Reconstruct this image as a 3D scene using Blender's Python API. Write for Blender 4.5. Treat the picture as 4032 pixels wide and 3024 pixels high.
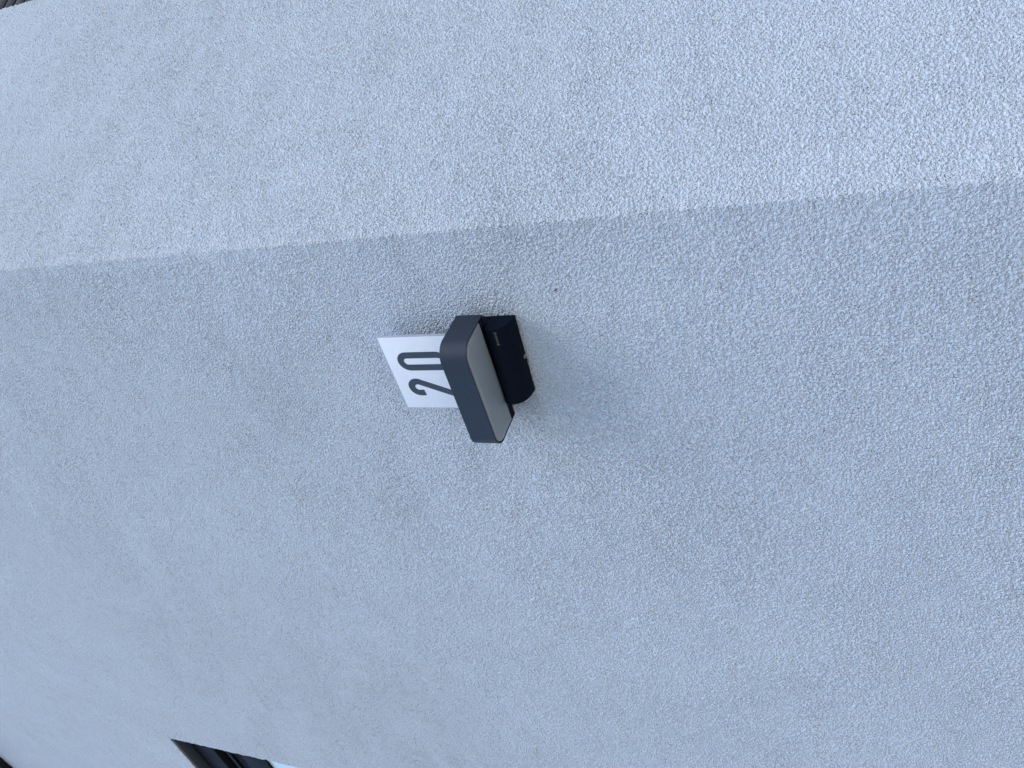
import bpy, bmesh, math
import numpy as np
from mathutils import Matrix, Vector

sc = bpy.context.scene
for o in list(bpy.data.objects):
    bpy.data.objects.remove(o)
R = math.radians

# ---------------------------------------------------------------- camera
CAM = Vector((0.475, -1.05, 1.50))
PITCH, YAW, ROLL = R(22.5), R(126.88), R(-0.31)
F = Vector((math.cos(YAW)*math.cos(PITCH), math.sin(YAW)*math.cos(PITCH), math.sin(PITCH)))
Rt = Vector((math.sin(YAW), -math.cos(YAW), 0))
Up = Rt.cross(F)
R2 = Rt*math.cos(ROLL) + Up*math.sin(ROLL)
U2 = Up*math.cos(ROLL) - Rt*math.sin(ROLL)
X, Y, Z = -U2, R2, -F                      # the phone was held turned: picture left is up
cd = bpy.data.cameras.new('camera')
cd.sensor_fit = 'HORIZONTAL'; cd.sensor_width = 36.0; cd.lens = 3047.0/4032.0*36.0
cd.clip_start = 0.02; cd.clip_end = 3000
cam = bpy.data.objects.new('camera', cd)
cam.matrix_world = Matrix(((X.x, Y.x, Z.x, CAM.x), (X.y, Y.y, Z.y, CAM.y), (X.z, Y.z, Z.z, CAM.z), (0, 0, 0, 1)))
sc.collection.objects.link(cam); sc.camera = cam

# ---------------------------------------------------------------- sky, sun, exposure
SUN_AZ = Vector((0.89, -0.46)).normalized(); SUN_EL = R(62)
w = bpy.data.worlds.new('World'); sc.world = w; w.use_nodes = True
nt = w.node_tree; nt.nodes.clear()
sky = nt.nodes.new('ShaderNodeTexSky'); sky.sky_type = 'NISHITA'; sky.sun_disc = False
sky.sun_elevation = SUN_EL; sky.sun_rotation = math.atan2(SUN_AZ.x, SUN_AZ.y)
sky.altitude = 200; sky.air_density = 1.0; sky.dust_density = 0.9; sky.ozone_density = 1.6
bg = nt.nodes.new('ShaderNodeBackground'); bg.inputs['Strength'].default_value = 0.15
wo = nt.nodes.new('ShaderNodeOutputWorld')
nt.links.new(sky.outputs[0], bg.inputs[0]); nt.links.new(bg.outputs[0], wo.inputs[0])
sl = bpy.data.lights.new('sun', 'SUN'); sl.energy = 0.8; sl.angle = R(52); sl.color = (1.0, 0.99, 0.97)
sun = bpy.data.objects.new('sun', sl)
sd = Vector((SUN_AZ.x*math.cos(SUN_EL), SUN_AZ.y*math.cos(SUN_EL), math.sin(SUN_EL)))
sun.rotation_euler = sd.to_track_quat('Z', 'Y').to_euler(); sun.location = sd*30
sc.collection.objects.link(sun)
sc.view_settings.view_transform = 'Standard'; sc.view_settings.look = 'None'
sc.view_settings.exposure = 1.07; sc.view_settings.gamma = 1.0
sc.view_settings.use_curve_mapping = False

# ---------------------------------------------------------------- materials
def new_mat(name):
    m = bpy.data.materials.new(name); m.use_nodes = True
    return m, m.node_tree, m.node_tree.nodes['Principled BSDF']
def plain(name, col, rough=0.5, spec=0.5, noise=0.0, nscale=40.0, metallic=0.0, bump=0.0, bscale=900.0):
    m, t, b = new_mat(name)
    b.inputs['Base Color'].default_value = (*col, 1); b.inputs['Roughness'].default_value = rough
    b.inputs['Specular IOR Level'].default_value = spec; b.inputs['Metallic'].default_value = metallic
    tc = t.nodes.new('ShaderNodeTexCoord')
    if noise > 0:
        n = t.nodes.new('ShaderNodeTexNoise'); n.inputs['Scale'].default_value = nscale; n.inputs['Detail'].default_value = 6
        r = t.nodes.new('ShaderNodeMapRange'); r.inputs['From Min'].default_value = 0.3; r.inputs['From Max'].default_value = 0.7
        r.inputs['To Min'].default_value = 1-noise; r.inputs['To Max'].default_value = 1+noise
        v = t.nodes.new('ShaderNodeVectorMath'); v.operation = 'SCALE'; v.inputs[0].default_value = col
        t.links.new(tc.outputs['Object'], n.inputs['Vector']); t.links.new(n.outputs['Fac'], r.inputs['Value'])
        t.links.new(r.outputs[0], v.inputs['Scale']); t.links.new(v.outputs[0], b.inputs['Base Color'])
        r2 = t.nodes.new('ShaderNodeMapRange'); r2.inputs['From Min'].default_value = 0.3; r2.inputs['From Max'].default_value = 0.7
        r2.inputs['To Min'].default_value = rough*0.85; r2.inputs['To Max'].default_value = min(1, rough*1.15)
        t.links.new(n.outputs['Fac'], r2.inputs['Value']); t.links.new(r2.outputs[0], b.inputs['Roughness'])
    if bump > 0:
        n2 = t.nodes.new('ShaderNodeTexNoise'); n2.inputs['Scale'].default_value = bscale; n2.inputs['Detail'].default_value = 2
        bp = t.nodes.new('ShaderNodeBump'); bp.inputs['Strength'].default_value = bump; bp.inputs['Distance'].default_value = 0.0006
        t.links.new(tc.outputs['Object'], n2.inputs['Vector']); t.links.new(n2.outputs['Fac'], bp.inputs['Height'])
        t.links.new(bp.outputs[0], b.inputs['Normal'])
    return m

def stucco_mat():
    m, t, b = new_mat('render_plaster'); L = t.links.new; N = t.nodes.new
    tc = N('ShaderNodeTexCoord'); co = tc.outputs['Object']
    def noise(scale, detail, rough=0.5, dist=0.0):
        n = N('ShaderNodeTexNoise'); n.inputs['Scale'].default_value = scale; n.inputs['Detail'].default_value = detail
        n.inputs['Roughness'].default_value = rough; n.inputs['Distortion'].default_value = dist
        L(co, n.inputs['Vector']); return n.outputs['Fac']
    def rng(src, a, c, lo, hi, smooth=False):
        r = N('ShaderNodeMapRange'); r.inputs['From Min'].default_value = a; r.inputs['From Max'].default_value = c
        r.inputs['To Min'].default_value = lo; r.inputs['To Max'].default_value = hi
        if smooth: r.interpolation_type = 'SMOOTHSTEP'
        L(src, r.inputs['Value']); return r.outputs[0]
    def mth(op, a, c):
        n = N('ShaderNodeMath'); n.operation = op
        for i, v in enumerate((a, c)):
            if isinstance(v, (int, float)): n.inputs[i].default_value = v
            else: L(v, n.inputs[i])
        return n.outputs[0]
    # scratched plaster: flat-topped grains with pits between them; 'relief' (per vertex) tells how rough a patch was left
    at = N('ShaderNodeAttribute'); at.attribute_name = 'relief'
    n1 = noise(258, 2, 0.5, 0.15)
    h = rng(n1, 0.28, 0.66, 0.0, 1.0, True)
    h = mth('MULTIPLY', mth('MULTIPLY', h, at.outputs['Fac']), 0.0036)
    h = mth('SUBTRACT', h, 0.0036)
    d = N('ShaderNodeDisplacement'); d.inputs['Midlevel'].default_value = 0.0; d.inputs['Scale'].default_value = 1.0
    L(h, d.inputs['Height']); out = t.nodes['Material Output']; L(d.outputs[0], out.inputs['Displacement'])
    m.displacement_method = 'BOTH'
    # colour: pale grey paint, slightly mottled, a few scattered tan grains
    mot = rng(noise(3.2, 3, 0.6), 0.3, 0.7, 0.97, 1.03)
    base = N('ShaderNodeMix'); base.data_type = 'RGBA'
    base.inputs['A'].default_value = (0.530, 0.575, 0.622, 1); base.inputs['B'].default_value = (0.40, 0.38, 0.34, 1)
    sp = rng(noise(60, 2, 0.65), 0.66, 0.76, 0.0, 0.5, True)
    L(sp, base.inputs['Factor'])
    sc_ = N('ShaderNodeVectorMath'); sc_.operation = 'SCALE'; L(base.outputs['Result'], sc_.inputs[0]); L(mot, sc_.inputs['Scale'])
    L(sc_.outputs[0], b.inputs['Base Color']); b.inputs['Roughness'].default_value = 0.92
    b.inputs['Specular IOR Level'].default_value = 0.2
    return m

M = {}
M['stucco'] = stucco_mat()
M['plaster_back'] = plain('plain_plaster', (0.46, 0.45, 0.43), 0.9, 0.2, 0.06, 6)
M['anthracite'] = plain('anthracite_powder_coat', (0.013, 0.019, 0.031), 0.48, 0.4, 0.06, 60, bump=0.08, bscale=2500)
M['housing'] = plain('dark_housing_plastic', (0.0040, 0.0075, 0.017), 0.5, 0.05, 0.08, 50, bump=0.05, bscale=3000)
M['black'] = plain('matt_black', (0.004, 0.004, 0.005), 0.7, 0.3, 0.05)
M['diffuser'] = plain('frosted_diffuser', (0.285, 0.335, 0.36), 0.35, 0.5, 0.03, 30)
M['acrylic'] = plain('acrylic_edge', (0.36, 0.38, 0.45), 0.25, 0.5, 0.03, 30)
M['white'] = plain('white_number_face', (0.72, 0.73, 0.74), 0.30, 0.5, 0.02, 14)
M['ring'] = plain('pale_ring', (0.55, 0.56, 0.56), 0.4, 0.4, 0.03, 100)
M['digit'] = plain('anthracite_print', (0.040, 0.050, 0.062), 0.4, 0.4, 0.05, 50)
M['print'] = plain('grey_print', (0.15, 0.16, 0.165), 0.5, 0.3, 0.05, 200)
M['frame'] = plain('anthracite_window_frame', (0.005, 0.007, 0.010), 0.5, 0.15, 0.05, 20)
M['lintel'] = plain('grey_coated_aluminium', (0.065, 0.085, 0.115), 0.5, 0.4, 0.06, 12)
M['fascia'] = plain('dark_coated_fascia', (0.011, 0.013, 0.017), 0.55, 0.15, 0.06, 12)
M['bead'] = plain('plaster_bead', (0.30, 0.29, 0.25), 0.7, 0.3, 0.1, 30)
M['tile'] = plain('dark_roof_tile', (0.05, 0.05, 0.055), 0.7, 0.3, 0.15, 5)
def glass_mat():
    m, t, b = new_mat('coated_window_glass')
    b.inputs['Base Color'].default_value = (0.72, 0.86, 0.90, 1); b.inputs['Roughness'].default_value = 0.3   # pale base colour stands in for bright sky reflected in the pane
    b.inputs['IOR'].default_value = 1.52; b.inputs['Coat Weight'].default_value = 1.0
    b.inputs['Coat Roughness'].default_value = 0.01; b.inputs['Coat IOR'].default_value = 2.0
    n = t.nodes.new('ShaderNodeTexNoise'); n.inputs['Scale'].default_value = 1.5
    tc = t.nodes.new('ShaderNodeTexCoord'); bp = t.nodes.new('ShaderNodeBump'); bp.inputs['Strength'].default_value = 0.05
    t.links.new(tc.outputs['Object'], n.inputs['Vector']); t.links.new(n.outputs['Fac'], bp.inputs['Height'])
    t.links.new(bp.outputs[0], b.inputs['Normal']); t.links.new(bp.outputs[0], b.inputs['Coat Normal'])
    return m
M['glass'] = glass_mat()
def paving_mat():
    m, t, b = new_mat('warm_gravel_ground')
    tc = t.nodes.new('ShaderNodeTexCoord'); n = t.nodes.new('ShaderNodeTexNoise'); n.inputs['Scale'].default_value = 30; n.inputs['Detail'].default_value = 8
    cr = t.nodes.new('ShaderNodeValToRGB')
    cr.color_ramp.elements[0].position = 0.3; cr.color_ramp.elements[0].color = (0.28, 0.225, 0.165, 1)
    cr.color_ramp.elements[1].position = 0.7; cr.color_ramp.elements[1].color = (0.46, 0.38, 0.29, 1)
    bp = t.nodes.new('ShaderNodeBump'); bp.inputs['Strength'].default_value = 0.5; bp.inputs['Distance'].default_value = 0.01
    t.links.new(tc.outputs['Object'], n.inputs['Vector']); t.links.new(n.outputs['Fac'], cr.inputs[0])
    t.links.new(cr.outputs[0], b.inputs['Base Color']); t.links.new(n.outputs['Fac'], bp.inputs['Height'])
    t.links.new(bp.outputs[0], b.inputs['Normal']); b.inputs['Roughness'].default_value = 0.9
    return m
M['ground'] = paving_mat()

# ---------------------------------------------------------------- helpers
def link(name, me, mat=None, parent=None):
    o = bpy.data.objects.new(name, me); sc.collection.objects.link(o)
    if mat is not None: me.materials.append(mat)
    if parent is not None: o.parent = parent
    return o
def obj(name, bm, mat, parent=None, smooth=None):
    me = bpy.data.meshes.new(name); bmesh.ops.recalc_face_normals(bm, faces=bm.faces)
    bm.to_mesh(me); bm.free()
    if smooth is not None:
        for p in me.polygons: p.use_smooth = True
        me.set_sharp_from_angle(angle=R(smooth))
    return link(name, me, mat, parent)
def empty(name, loc=(0, 0, 0), rz=0.0, parent=None):
    o = bpy.data.objects.new(name, None); o.empty_display_size = 0.1
    o.location = loc; o.rotation_euler = (0, 0, rz); sc.collection.objects.link(o)
    if parent is not None: o.parent = parent
    return o
def tag(o, label, cat, group=None):
    o['label'] = label; o['category'] = cat
    if group: o['group'] = group
def box(bm, lo, hi, bevel=0.0, mtx=None):
    vs = [bm.verts.new((x, y, z)) for x in (lo[0], hi[0]) for y in (lo[1], hi[1]) for z in (lo[2], hi[2])]
    fs = [bm.faces.new([vs[i] for i in f]) for f in ((0, 1, 3, 2), (4, 6, 7, 5), (0, 4, 5, 1), (2, 3, 7, 6), (0, 2, 6, 4), (1, 5, 7, 3))]
    if bevel > 0:
        es = list({e for f in fs for e in f.edges})
        r = bmesh.ops.bevel(bm, geom=es, offset=bevel, segments=2, affect='EDGES', profile=0.5)
        vs = list({v for f in bm.faces for v in f.verts}) if mtx is not None else vs
    if mtx is not None: bmesh.ops.transform(bm, matrix=mtx, verts=[v for v in bm.verts])
def boxes(name, lst, mat, parent, bevel=0.0, mtx=None):
    bm = bmesh.new()
    for lo, hi in lst:
        b2 = bmesh.new(); box(b2, lo, hi, bevel)
        me = bpy.data.meshes.new('t'); b2.to_mesh(me); b2.free(); bm.from_mesh(me); bpy.data.meshes.remove(me)
    if mtx is not None: bmesh.ops.transform(bm, matrix=mtx, verts=bm.verts)
    return obj(name, bm, mat, parent, 40 if bevel else None)
def loops(bm, rings, close_first=True, close_last=True):
    """skin a list of equally long closed rings"""
    vr = [[bm.verts.new(p) for p in r] for r in rings]; n = len(vr[0])
    for a, c in zip(vr[:-1], vr[1:]):
        for i in range(n):
            bm.faces.new((a[i], a[(i+1) % n], c[(i+1) % n], c[i]))
    if close_first: bm.faces.new(vr[0][::-1])
    if close_last: bm.faces.new(vr[-1])
    return vr

# ================================================================ setting: ground
bm = bmesh.new()
g = 1500.0
vs = [bm.verts.new(p) for p in ((-g, -g, 0), (g, -g, 0), (g, g, 0), (-g, g, 0))]; bm.faces.new(vs)
o = obj('ground', bm, M['ground']); o['kind'] = 'structure'

# ================================================================ house
house = empty('house')
tag(house, 'pale grey stucco house wall with an obtuse outer corner, carrying the number lamp', 'house')
TH = R(60)                                         # direction of the right-hand wall in plan
TB = Vector((math.cos(TH), math.sin(TH), 0)); NB = Vector((math.sin(TH), -math.cos(TH), 0))
LA, LB, HT = 6.0, 5.0, 5.80                        # lengths of the two walls, height
WA = (-3.60, -2.125, 2.75, 4.03)                   # opening in the left wall (x0, x1, z0, z1)
WB = (0.892, 2.20, 3.53, 4.75)                     # opening in the right wall (s0, s1, z0, z1)

def graded(points):
    """[(pos, spacing)...] -> coordinates with linearly varying spacing, hitting every given pos"""
    out = [points[0][0]]
    for (a, sa), (c, sb) in zip(points[:-1], points[1:]):
        n = max(1, int(math.ceil((c-a)/((sa+sb)/2))))
        u = np.linspace(0, 1, n+1)[1:]
        k = (sb-sa)/(sb+sa) if sb != sa else 0.0
        out += list(a+(c-a)*(u+k*(u*u-u)))
    return np.array(out)
FN = 0.0026
sA = graded([(-LA, .08), (WA[0], .03), (-2.9, .009), (-2.5, .0060), (WA[1], .0044), (-1.2, .0032), (-0.6, FN), (-0.02, FN)])
rc = 0.006                                         # plaster corner radius
sB = graded([(0.02, FN), (0.45, .0030), (WB[0], .0045), (1.1, .012), (WB[1], .03), (LB, .08)])
zz = graded([(0, .06), (0.98, .012), (1.12, FN), (2.45, FN), (WA[2], .0030), (WB[2], .0044), (WA[3], .0056), (WB[3], .011), (HT, .018)])
# plan path through the rounded corner
ang = TH                                           # turning angle
tl = rc*math.tan(ang/2)
narc = 6
plan = [(s, 0.0, 0.0, -1.0) for s in sA]
cxy = (-tl, rc)
for i in range(narc+1):
    a = -math.pi/2 + ang*i/narc
    plan.append((cxy[0]+rc*math.cos(a), cxy[1]+rc*math.sin(a), math.cos(a), math.sin(a)))
plan += [(TB.x*s, TB.y*s, NB.x, NB.y) for s in sB]
plan = np.array(plan); sval = np.concatenate([sA, np.full(narc+1, 0.0), sB])
ns, nz = len(plan), len(zz)
V = np.zeros((ns, nz, 3)); V[:, :, 0] = plan[:, None, 0]; V[:, :, 1] = plan[:, None, 1]; V[:, :, 2] = zz[None, :]
idx = np.arange(ns*nz).reshape(ns, nz)
def vnoise(u, v, seed):
    """smooth value noise on a lattice"""
    g_ = np.random.default_rng(seed).random((97, 97))
    i, j = np.floor(u).astype(int), np.floor(v).astype(int); fu, fv = u-i, v-j
    fu, fv = fu*fu*(3-2*fu), fv*fv*(3-2*fv); i, j = i % 96, j % 96
    return (g_[i, j]*(1-fu)+g_[i+1, j]*fu)*(1-fv)+(g_[i, j+1]*(1-fu)+g_[i+1, j+1]*fu)*fv
SS = np.broadcast_to(sval[:, None], (ns, nz))+20; ZZ = np.broadcast_to(zz[None, :], (ns, nz))+10
und = (vnoise(SS*1.3, ZZ*1.1, 1)-.5)*.006 + (vnoise(SS*5, ZZ*4, 2)-.5)*.0010 + (vnoise(SS*13, ZZ*11, 3)-.5)*.0003
und *= 1-np.exp(-(((SS-20+.245)/.22)**2+((ZZ-10-2.12)/.25)**2))          # flat where the lamp was fixed
V[:, :, 0] += plan[:, None, 2]*und; V[:, :, 1] += plan[:, None, 3]*und
relief = 0.80+.40*vnoise(SS*6, ZZ*16, 4)*vnoise(SS*2, ZZ*2, 5)+.22*vnoise(SS*30, ZZ*55, 6)
sm, zm = (sval[:-1]+sval[1:])/2, (zz[:-1]+zz[1:])/2
hole = ((sm[:, None] > WA[0]) & (sm[:, None] < WA[1]) & (zm[None] > WA[2]) & (zm[None] < WA[3])) | \
       ((sm[:, None] > WB[0]) & (sm[:, None] < WB[1]) & (zm[None] > WB[2]) & (zm[None] < WB[3]))
q = np.stack([idx[:-1, :-1], idx[1:, :-1], idx[1:, 1:], idx[:-1, 1:]], -1)[~hole]
me = bpy.data.meshes.new('wall')
me.vertices.add(ns*nz); me.vertices.foreach_set('co', V.reshape(-1).astype(np.float32))
me.loops.add(q.size); me.loops.foreach_set('vertex_index', q.reshape(-1).astype(np.int32))
me.polygons.add(len(q)); me.polygons.foreach_set('loop_start', (np.arange(len(q))*4).astype(np.int32))
me.polygons.foreach_set('use_smooth', np.ones(len(q), dtype=bool))
me.update(calc_edges=True); me.validate()
me.attributes.new('relief', 'FLOAT', 'POINT').data.foreach_set('value', relief.reshape(-1).astype(np.float32))
wall = link('wall', me, M['stucco'], house)

# inner leaf of the walls, returns of the openings, far sides of the house
RD = 0.24
def inward(p, n, d): return (p[0]-n[0]*d, p[1]-n[1]*d)
cin = (-RD*math.tan(ang/2), RD)
bm = bmesh.new()
def quad(pts): bm.faces.new([bm.verts.new(p) for p in pts])
def wall_grid(P, openr, s0, s1):
    ss = [s0, openr[0], openr[1], s1]; z_ = [0, openr[2], openr[3], HT]
    for i in range(3):
        for k in range(3):
            if i == 1 and k == 1: continue
            quad([P(ss[i], z_[k]), P(ss[i+1], z_[k]), P(ss[i+1], z_[k+1]), P(ss[i], z_[k+1])])
PA = lambda s, z, d=RD: (s, d, z)
PB = lambda s, z, d=RD: (TB.x*s-NB.x*d, TB.y*s-NB.y*d, z)
wall_grid(PA, WA, -LA+.02, cin[0]); wall_grid(PB, WB, RD*math.tan(ang/2), LB-.02)
E1 = (TB.x*LB, TB.y*LB); E0 = (-LA, 0.0); far = (-LA, E1[1]+4.0); far2 = (E1[0], E1[1]+4.0)
quad([(*E0, 0), (*far, 0), (*far, HT), (*E0, HT)]); quad([(*far, 0), (*far2, 0), (*far2, HT), (*far, HT)])
quad([(*far2, 0), (*E1, 0), (*E1, HT), (*far2, HT)])
obj('wall_backing', bm, M['plaster_back'], house)

for P, W_ in ((PA, WA), (PB, WB)):
    bm = bmesh.new(); e = 0.003
    for s in (W_[0], W_[1]): quad([P(s, W_[2], e), P(s, W_[3], e), P(s, W_[3], RD), P(s, W_[2], RD)])
    quad([P(W_[0], W_[2], e), P(W_[1], W_[2], e), P(W_[1], W_[2], RD), P(W_[0], W_[2], RD)])
    quad([P(W_[0], W_[3], e), P(W_[1], W_[3], e), P(W_[1], W_[3], RD), P(W_[0], W_[3], RD)])
    obj('window_reveal', bm, M['plaster_back'], house)

mtB = Matrix(((TB.x, -NB.x, 0, 0), (TB.y, -NB.y, 0, 0), (0, 0, 1, 0), (0, 0, 0, 1)))
def window(W_, mtx, label, soffit, sash):
    x0, x1, z0, z1 = W_; fr = 0.075
    f0, f1 = 0.050, 0.115
    win = boxes('window', [((x0+.004, f0, z0+.02), (x0+fr, f1, z1-.258)), ((x1-fr, f0, z0+.02), (x1-.004, f1, z1-.258)),
                           ((x0+fr, f0+.002, z1-.385), (x1-fr, f1, z1-.258)), ((x0+fr, f0+.002, z0+.02), (x1-fr, f1, z0+.02+fr))],
                M['frame'], house, 0.004, mtx)
    win['label'] = label
    boxes('pane', [((x0+fr-.006, .062, z0+fr), (x1-fr+.006, .090, z1-.379))], M['glass'], win, 0, mtx)
    # shutter box above the frame: grey fascia, dark slot with the shutter's end bar in it
    boxes('shutter_fascia', [((x0+.004, 0.045, z1-.124), (x1-.004, 0.120, z1-.002))], M['fascia'], win, 0.002, mtx)
    boxes('lintel_panel', [((x0+.004, 0.006, z1-.006), (x1-.004, 0.0445, z1-.001))], soffit, win, 0.001, mtx)
    boxes('slot_shadow', [((x0+.004, 0.090, z1-.258), (x1-.004, 0.118, z1-.124))], M['black'], win, 0, mtx)  # black block, the shadow inside the slot put into its colour
    boxes('shutter_bar', [((x0+.032, 0.050, z1-.200), (x1-.032, 0.062, z1-.183))], M['frame'], win, 0.002, mtx)
    boxes('plaster_bead', [((x0+.004, 0.0004, z1-.0035), (x1-.004, 0.006, z1-.0005))], M['bead'], win, 0, mtx)
    boxes('sill', [((x0+.003, -.030, z0+.001), (x1-.003, .110, z0+.019))], M['frame'], win, 0.003, mtx)
    for xa in (x0+.004, x1-.030):
        boxes('shutter_guide', [((xa, 0.022, z0+.0225), (xa+.026, 0.0485, z1-.125))], M['frame'], win, 0.002, mtx)
    return win
window(WA, Matrix.Identity(4), 'anthracite framed window with a grey panel under its lintel', M['lintel'], M['frame'])
winB = window(WB, mtB, 'upstairs window closed by a grey roller shutter', M['lintel'], M['frame'])
nsl = 24
for i in range(nsl):                               # closed roller shutter, one slat per board
    h_ = (WB[3]-WB[2]-.16)/nsl; zb = WB[2]+.026+i*h_
    boxes('slat', [((WB[0]+.032, .028, zb), (WB[1]-.032, .040, zb+h_-.003))], M['fascia'], winB, 0.004, mtB)

# roof edge above both walls
def outline(d, z):
    """house outline pushed out by d"""
    k = d*math.tan(ang/2)
    return [(-LA-d, -d, z), (k, -d, z), (E1[0]+NB.x*d+TB.x*d, E1[1]+NB.y*d+TB.y*d, z), (far2[0]+d+NB.x*d, far2[1]+d, z), (-LA-d, far[1]+d, z)]
bm = bmesh.new(); OV = 0.10
loops(bm, [outline(OV, HT+.02), outline(OV, HT+.20), outline(OV-.03, HT+.24)])
roof = obj('roof', bm, M['tile'], house)
bm = bmesh.new(); loops(bm, [outline(0.030, HT-.085), outline(0.030, HT+.018)])
obj('eaves_shadow_strip', bm, M['black'], roof)  # black strip painted in for the shadow gap where wall meets eaves
boxes('bracket', [((-3.16, -.085, HT-.10), (-3.02, -.004, HT+.016))], M['plaster_back'], roof, 0.004)

# ================================================================ lamp with house number
lamp = empty('wall_lamp', (-0.2535, 0.0, 2.047))
tag(lamp, 'anthracite wall lamp with frosted underside and white house number plate 20', 'wall lamp')
YAWL = R(-3.6)                                     # hood and plate sit slightly askew on the wall
HM = Matrix.Translation((-0.004, -0.0212, 0)) @ Matrix.Rotation(YAWL, 4, 'Z')
HWID, HDEP, HH, RR = 0.227, 0.0975, 0.049, 0.030

def footprint(inset, z, back=0.0, r=None, n=12):
    """hood outline in its own frame: back edge on y=-back, rounded front corners"""
    w2 = HWID/2-inset; f = -(HDEP-inset); b = -(back if back else inset); r = (RR-inset) if r is None else r
    pts = [(-w2, b, z)]
    for i in range(n+1):
        a = math.pi + (math.pi/2)*i/n; pts.append((-w2+r+r*math.cos(a), f+r+r*math.sin(a), z))
    for i in range(n+1):
        a = 1.5*math.pi + (math.pi/2)*i/n; pts.append((w2-r+r*math.cos(a), f+r+r*math.sin(a), z))
    pts.append((w2, b, z))
    return pts
bm = bmesh.new()
tk = 0.0022
loops(bm, [footprint(tk+.0004, 0.012), footprint(tk, 0.0006), footprint(tk-.0006, 0.0), footprint(0.0006, 0.0), footprint(0.0, 0.0006),
           footprint(0.0, HH-.0008), footprint(0.0008, HH)])
bmesh.ops.transform(bm, matrix=HM, verts=bm.verts)
hood = obj('hood', bm, M['anthracite'], lamp, 35)
bm = bmesh.new()
BK = 0.0195
loops(bm, [footprint(tk+.0012, 0.0105, BK), footprint(tk+.0012, 0.0016, BK), footprint(tk+.0020, 0.0002, BK+.0006), footprint(tk+.0034, -.0009, BK+.0014),
           footprint(tk+.012, -.0016, BK+.006), footprint(tk+.026, -.0019, BK+.016, 0.003)])
bmesh.ops.transform(bm, matrix=HM, verts=bm.verts)
obj('diffuser', bm, M['diffuser'], lamp, 50)
w2 = HWID/2-tk-.0004
boxes('rear_plate', [((-w2, -BK+.0006, 0.0012), (w2, -.0026, 0.010))], M['housing'], hood, 0.0006, HM)
for sx in (-1, 1):                                 # screw recess at either end of the rear strip
    bm = bmesh.new(); n = 20; cx_, cy_ = sx*0.103, -.0108
    ring = lambda r, z: [(cx_+r*math.cos(2*math.pi*i/n), cy_+r*math.sin(2*math.pi*i/n), z) for i in range(n)]
    loops(bm, [ring(.0050, .0013), ring(.0050, .0004), ring(.0036, .0004), ring(.0034, .0011)])
    bmesh.ops.transform(bm, matrix=HM, verts=bm.verts)
    obj('screw_recess', bm, M['black'], hood, 40)

# sensor housing below the hood: extruded along the wall, underside curving back to the wall
# (depth, z) listed from the wall at the bottom round to the top front
prof = [(0.0, -.0460), (0.008, -.0455), (0.018, -.0440), (0.026, -.0418), (0.0320, -.0392), (0.0365, -.0358), (0.0400, -.0312), (0.0428, -.0255),
        (0.0450, -.0190), (0.0458, -.0130), (0.0440, -.0060), (0.0400, -.0012), (0.0, -.0012)]
bm = bmesh.new()
xL, xR = -.0715, .0875
def pr(x, s, dz=0): return [(x, -(d*s-(1-s)*0.0), z+ (1-s)*(-.028-z)) for d, z in prof]
loops(bm, [pr(xL+.0008, .975), pr(xL, 1.0), pr(xR, 1.0), pr(xR-(-.0008)*0+.0008, .975)])
body = obj('sensor_housing', bm, M['housing'], lamp, 28)
boxes('neck', [((-.058, -.036, -.0120), (.074, .004, .004)), ((-.0705, -.0210, -.0006), (.0872, .004, .040))], M['housing'], lamp, 0.001)

def flat_text(name, body_txt, size, mat, parent, mtx):
    c = bpy.data.curves.new(name, 'FONT'); c.body = body_txt; c.size = size; c.extrude = 0.00008; c.space_character = 1.05
    t = bpy.data.objects.new(name+'_curve', c); sc.collection.objects.link(t)
    dg = bpy.context.evaluated_depsgraph_get(); dg.update()
    me = bpy.data.meshes.new_from_object(t.evaluated_get(dg)); bpy.data.objects.remove(t)
    me.transform(mtx); return link(name, me, mat, parent)
# local frame on the front of the housing: x along wall, y up the surface
def surf(x, k, lift=0.0003):
    """frame at profile segment k (0..), surface normal out of the housing"""
    (d0, z0), (d1, z1) = prof[k], prof[k+1]
    up = Vector((0, -(d1-d0), z1-z0)).normalized(); nx = Vector((1, 0, 0)); n = nx.cross(up)
    p = Vector((x, -(d0+d1)/2, (z0+z1)/2)) + n*lift
    return Matrix(((nx.x, up.x, n.x, p.x), (nx.y, up.y, n.y, p.y), (nx.z, up.z, n.z, p.z), (0, 0, 0, 1)))
def disc(bm, r, mtx, n=20, r_in=0.0, h=0.00012):
    ro = [mtx @ Vector((r*math.cos(2*math.pi*i/n), r*math.sin(2*math.pi*i/n), 0)) for i in range(n)]
    ro2 = [mtx @ Vector((r*math.cos(2*math.pi*i/n), r*math.sin(2*math.pi*i/n), h)) for i in range(n)]
    if r_in == 0:
        loops(bm, [ro, ro2])
    else:
        ri = [mtx @ Vector((r_in*math.cos(2*math.pi*i/n), r_in*math.sin(2*math.pi*i/n), 0)) for i in range(n)]
        ri2 = [mtx @ Vector((r_in*math.cos(2*math.pi*i/n), r_in*math.sin(2*math.pi*i/n), h)) for i in range(n)]
        vr = [[bm.verts.new(p) for p in r_] for r_ in (ro, ro2, ri2, ri)]
        for a, c in ((0, 1), (1, 2), (2, 3), (3, 0)):
            for i in range(n): bm.faces.new((vr[a][i], vr[a][(i+1) % n], vr[c][(i+1) % n], vr[c][i]))
TX = surf(0.0615, 7)
flat_text('lettering', 'steinel', 0.0077, M['print'], body, TX @ Matrix.Translation((0, -.0018, 0)))
bm = bmesh.new(); disc(bm, 0.0017, TX @ Matrix.Translation((-.0030, .0000, 0))); obj('logo_dot', bm, M['print'], body)
bm = bmesh.new(); disc(bm, 0.0006, TX @ Matrix.Translation((-.0054, -.0019, 0))); obj('logo_dot', bm, M['print'], body)
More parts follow.
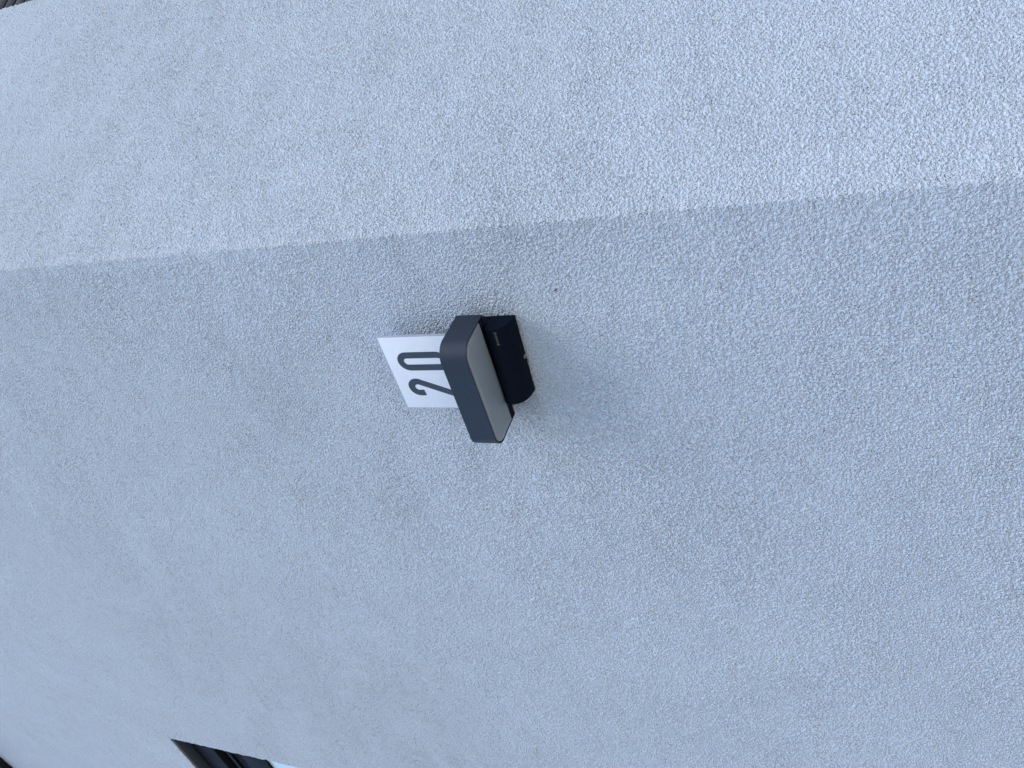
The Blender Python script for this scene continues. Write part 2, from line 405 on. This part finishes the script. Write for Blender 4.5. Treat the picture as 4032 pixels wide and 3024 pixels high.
bm = bmesh.new(); disc(bm, 0.0036, surf(0.006, 0, .0006) @ Matrix.Translation((0, .0022, 0)), 28, 0.0021, .0002); obj('sensor_ring', bm, M['ring'], body)
bm = bmesh.new(); mk = surf(-.009, 0, .0006)
for u, v, r in ((-.0035, .001, .0005), (-.001, .0, .0007), (.0012, -.0006, .0005)): disc(bm, r, mk @ Matrix.Translation((u, v, 0)), 8)
obj('fine_print', bm, M['print'], body)

# number plate
PT = 0.0062; PW, PZ0, PZ1 = 0.170, 0.030, 0.2085
PM = Matrix.Translation((-.0005, -.0450, 0)) @ Matrix.Rotation(YAWL, 4, 'Z')
plate = boxes('number_plate', [((-PW/2, 0, PZ0), (PW/2, PT, PZ1))], M['acrylic'], lamp, 0.0007, PM)
boxes('plate_face', [((-PW/2+.0016, -.0004, PZ0+.002), (PW/2-.0014, .001, PZ1-.0030))], M['white'], plate, 0.0002, PM)
def extrude_ring(name, outer, inner):
    bm = bmesh.new(); y0, y1 = -.0004, -.0009
    if inner is None:
        rings = [[(x, y0, z) for x, z in outer], [(x, y1, z) for x, z in outer]]
        vr = [[bm.verts.new(p) for p in r] for r in rings]; n = len(outer)
        for i in range(n): bm.faces.new((vr[0][i], vr[0][(i+1) % n], vr[1][(i+1) % n], vr[1][i]))
        h = n//2
        for i in range(h-1):                       # strip between the two sides of the stroke
            for r in vr: bm.faces.new((r[i], r[i+1], r[n-2-i], r[n-1-i]))
    else:
        n = len(outer)
        vr = [[bm.verts.new((x, y, z)) for x, z in pts] for pts, y in ((outer, y0), (outer, y1), (inner, y1), (inner, y0))]
        for a, c in ((0, 1), (1, 2), (2, 3), (3, 0)):
            for i in range(n): bm.faces.new((vr[a][i], vr[a][(i+1) % n], vr[c][(i+1) % n], vr[c][i]))
    bmesh.ops.transform(bm, matrix=PM, verts=bm.verts)
    return obj(name, bm, M['digit'], plate)
def stadium(cx, z0, z1, w, n=16):
    r = w/2; pts = []
    for i in range(n+1): a = math.pi*i/n; pts.append((cx+r*math.cos(a), z1-r+r*math.sin(a)))
    for i in range(n+1): a = math.pi+math.pi*i/n; pts.append((cx+r*math.cos(a), z0+r+r*math.sin(a)))
    return pts
DZ0, DZ1 = 0.0810, 0.1835
extrude_ring('digit', stadium(0.0290, DZ0, DZ1, 0.0420), stadium(0.0290, DZ0+.0125, DZ1-.0125, 0.0145))['label'] = 'dark numeral 0'
cx2, cz2, r2, hw = -.0320, DZ1-.0203, 0.0136, 0.0067
path = [(cx2-r2+.0004, cz2-.0095), (cx2-r2, cz2-.004)]
for i in range(25):
    a = math.pi - (math.pi+R(24))*i/24; path.append((cx2+r2*math.cos(a), cz2+r2*math.sin(a)))
lx, lz = path[-1]; zt = DZ0+.0062
for k in (0.33, 0.66, 1.0): path.append((lx+(zt-lz)*0.445*k, lz+(zt-lz)*k))
left, right = [], []
for i, p in enumerate(path):
    p0, p1 = path[max(0, i-1)], path[min(len(path)-1, i+1)]
    tx, tz = p1[0]-p0[0], p1[1]-p0[1]; l = math.hypot(tx, tz); nx, nz_ = -tz/l, tx/l
    left.append((p[0]+nx*hw, p[1]+nz_*hw)); right.append((p[0]-nx*hw, p[1]-nz_*hw))
two = extrude_ring('digit', left+right[::-1], None); two['label'] = 'dark numeral 2'
boxes('digit_foot', [((path[-1][0]-.0075, -.00085, DZ0), (cx2+.0205, -.0004, DZ0+.0124))], M['digit'], two, 0, PM)

# ================================================================ small fly resting on the plaster
bm = bmesh.new(); rings = []
for x, rr in ((-.0036, .0003), (-.0030, .0009), (-.0018, .0013), (-.0004, .0011), (.0004, .0008), (.0014, .0013), (.0022, .0010), (.0026, .0006), (.0032, .0008), (.0037, .0003)):
    rings.append([(x, -rr*0.9-.0002+rr*.9*math.cos(2*math.pi*i/10), rr*math.sin(2*math.pi*i/10)) for i in range(10)])
loops(bm, rings)
for sgn in (-1, 1):                                # wings folded back, legs
    loops(bm, [[(-.0054, -.0018, sgn*.0016), (.0016, -.0024, sgn*.0002), (.0010, -.0023, sgn*.0018)],
               [(-.0054, -.00185, sgn*.0016), (.0016, -.00245, sgn*.0002), (.0010, -.00235, sgn*.0018)]])
    for lx in (-.0004, .0008, .0020):
        loops(bm, [[(lx+a, -.0009+b, sgn*.0008) for a, b in ((-.0001, 0), (.0001, 0), (0, .0002))], [(lx+a, .0004+b, sgn*.0030) for a, b in ((-.0001, 0), (.0001, 0), (0, .0002))]])
fly = obj('fly', bm, plain('fly_brown', (0.06, 0.05, 0.045), 0.6, 0.3, 0.1, 800), None, 60)
fly.scale = (0.85, 0.85, 0.85)
fly.location = (-0.1195, -0.0010, 1.917); fly.rotation_euler = (0, R(62), 0)
tag(fly, 'tiny dark fly resting on the stucco between lamp and wall corner', 'fly')
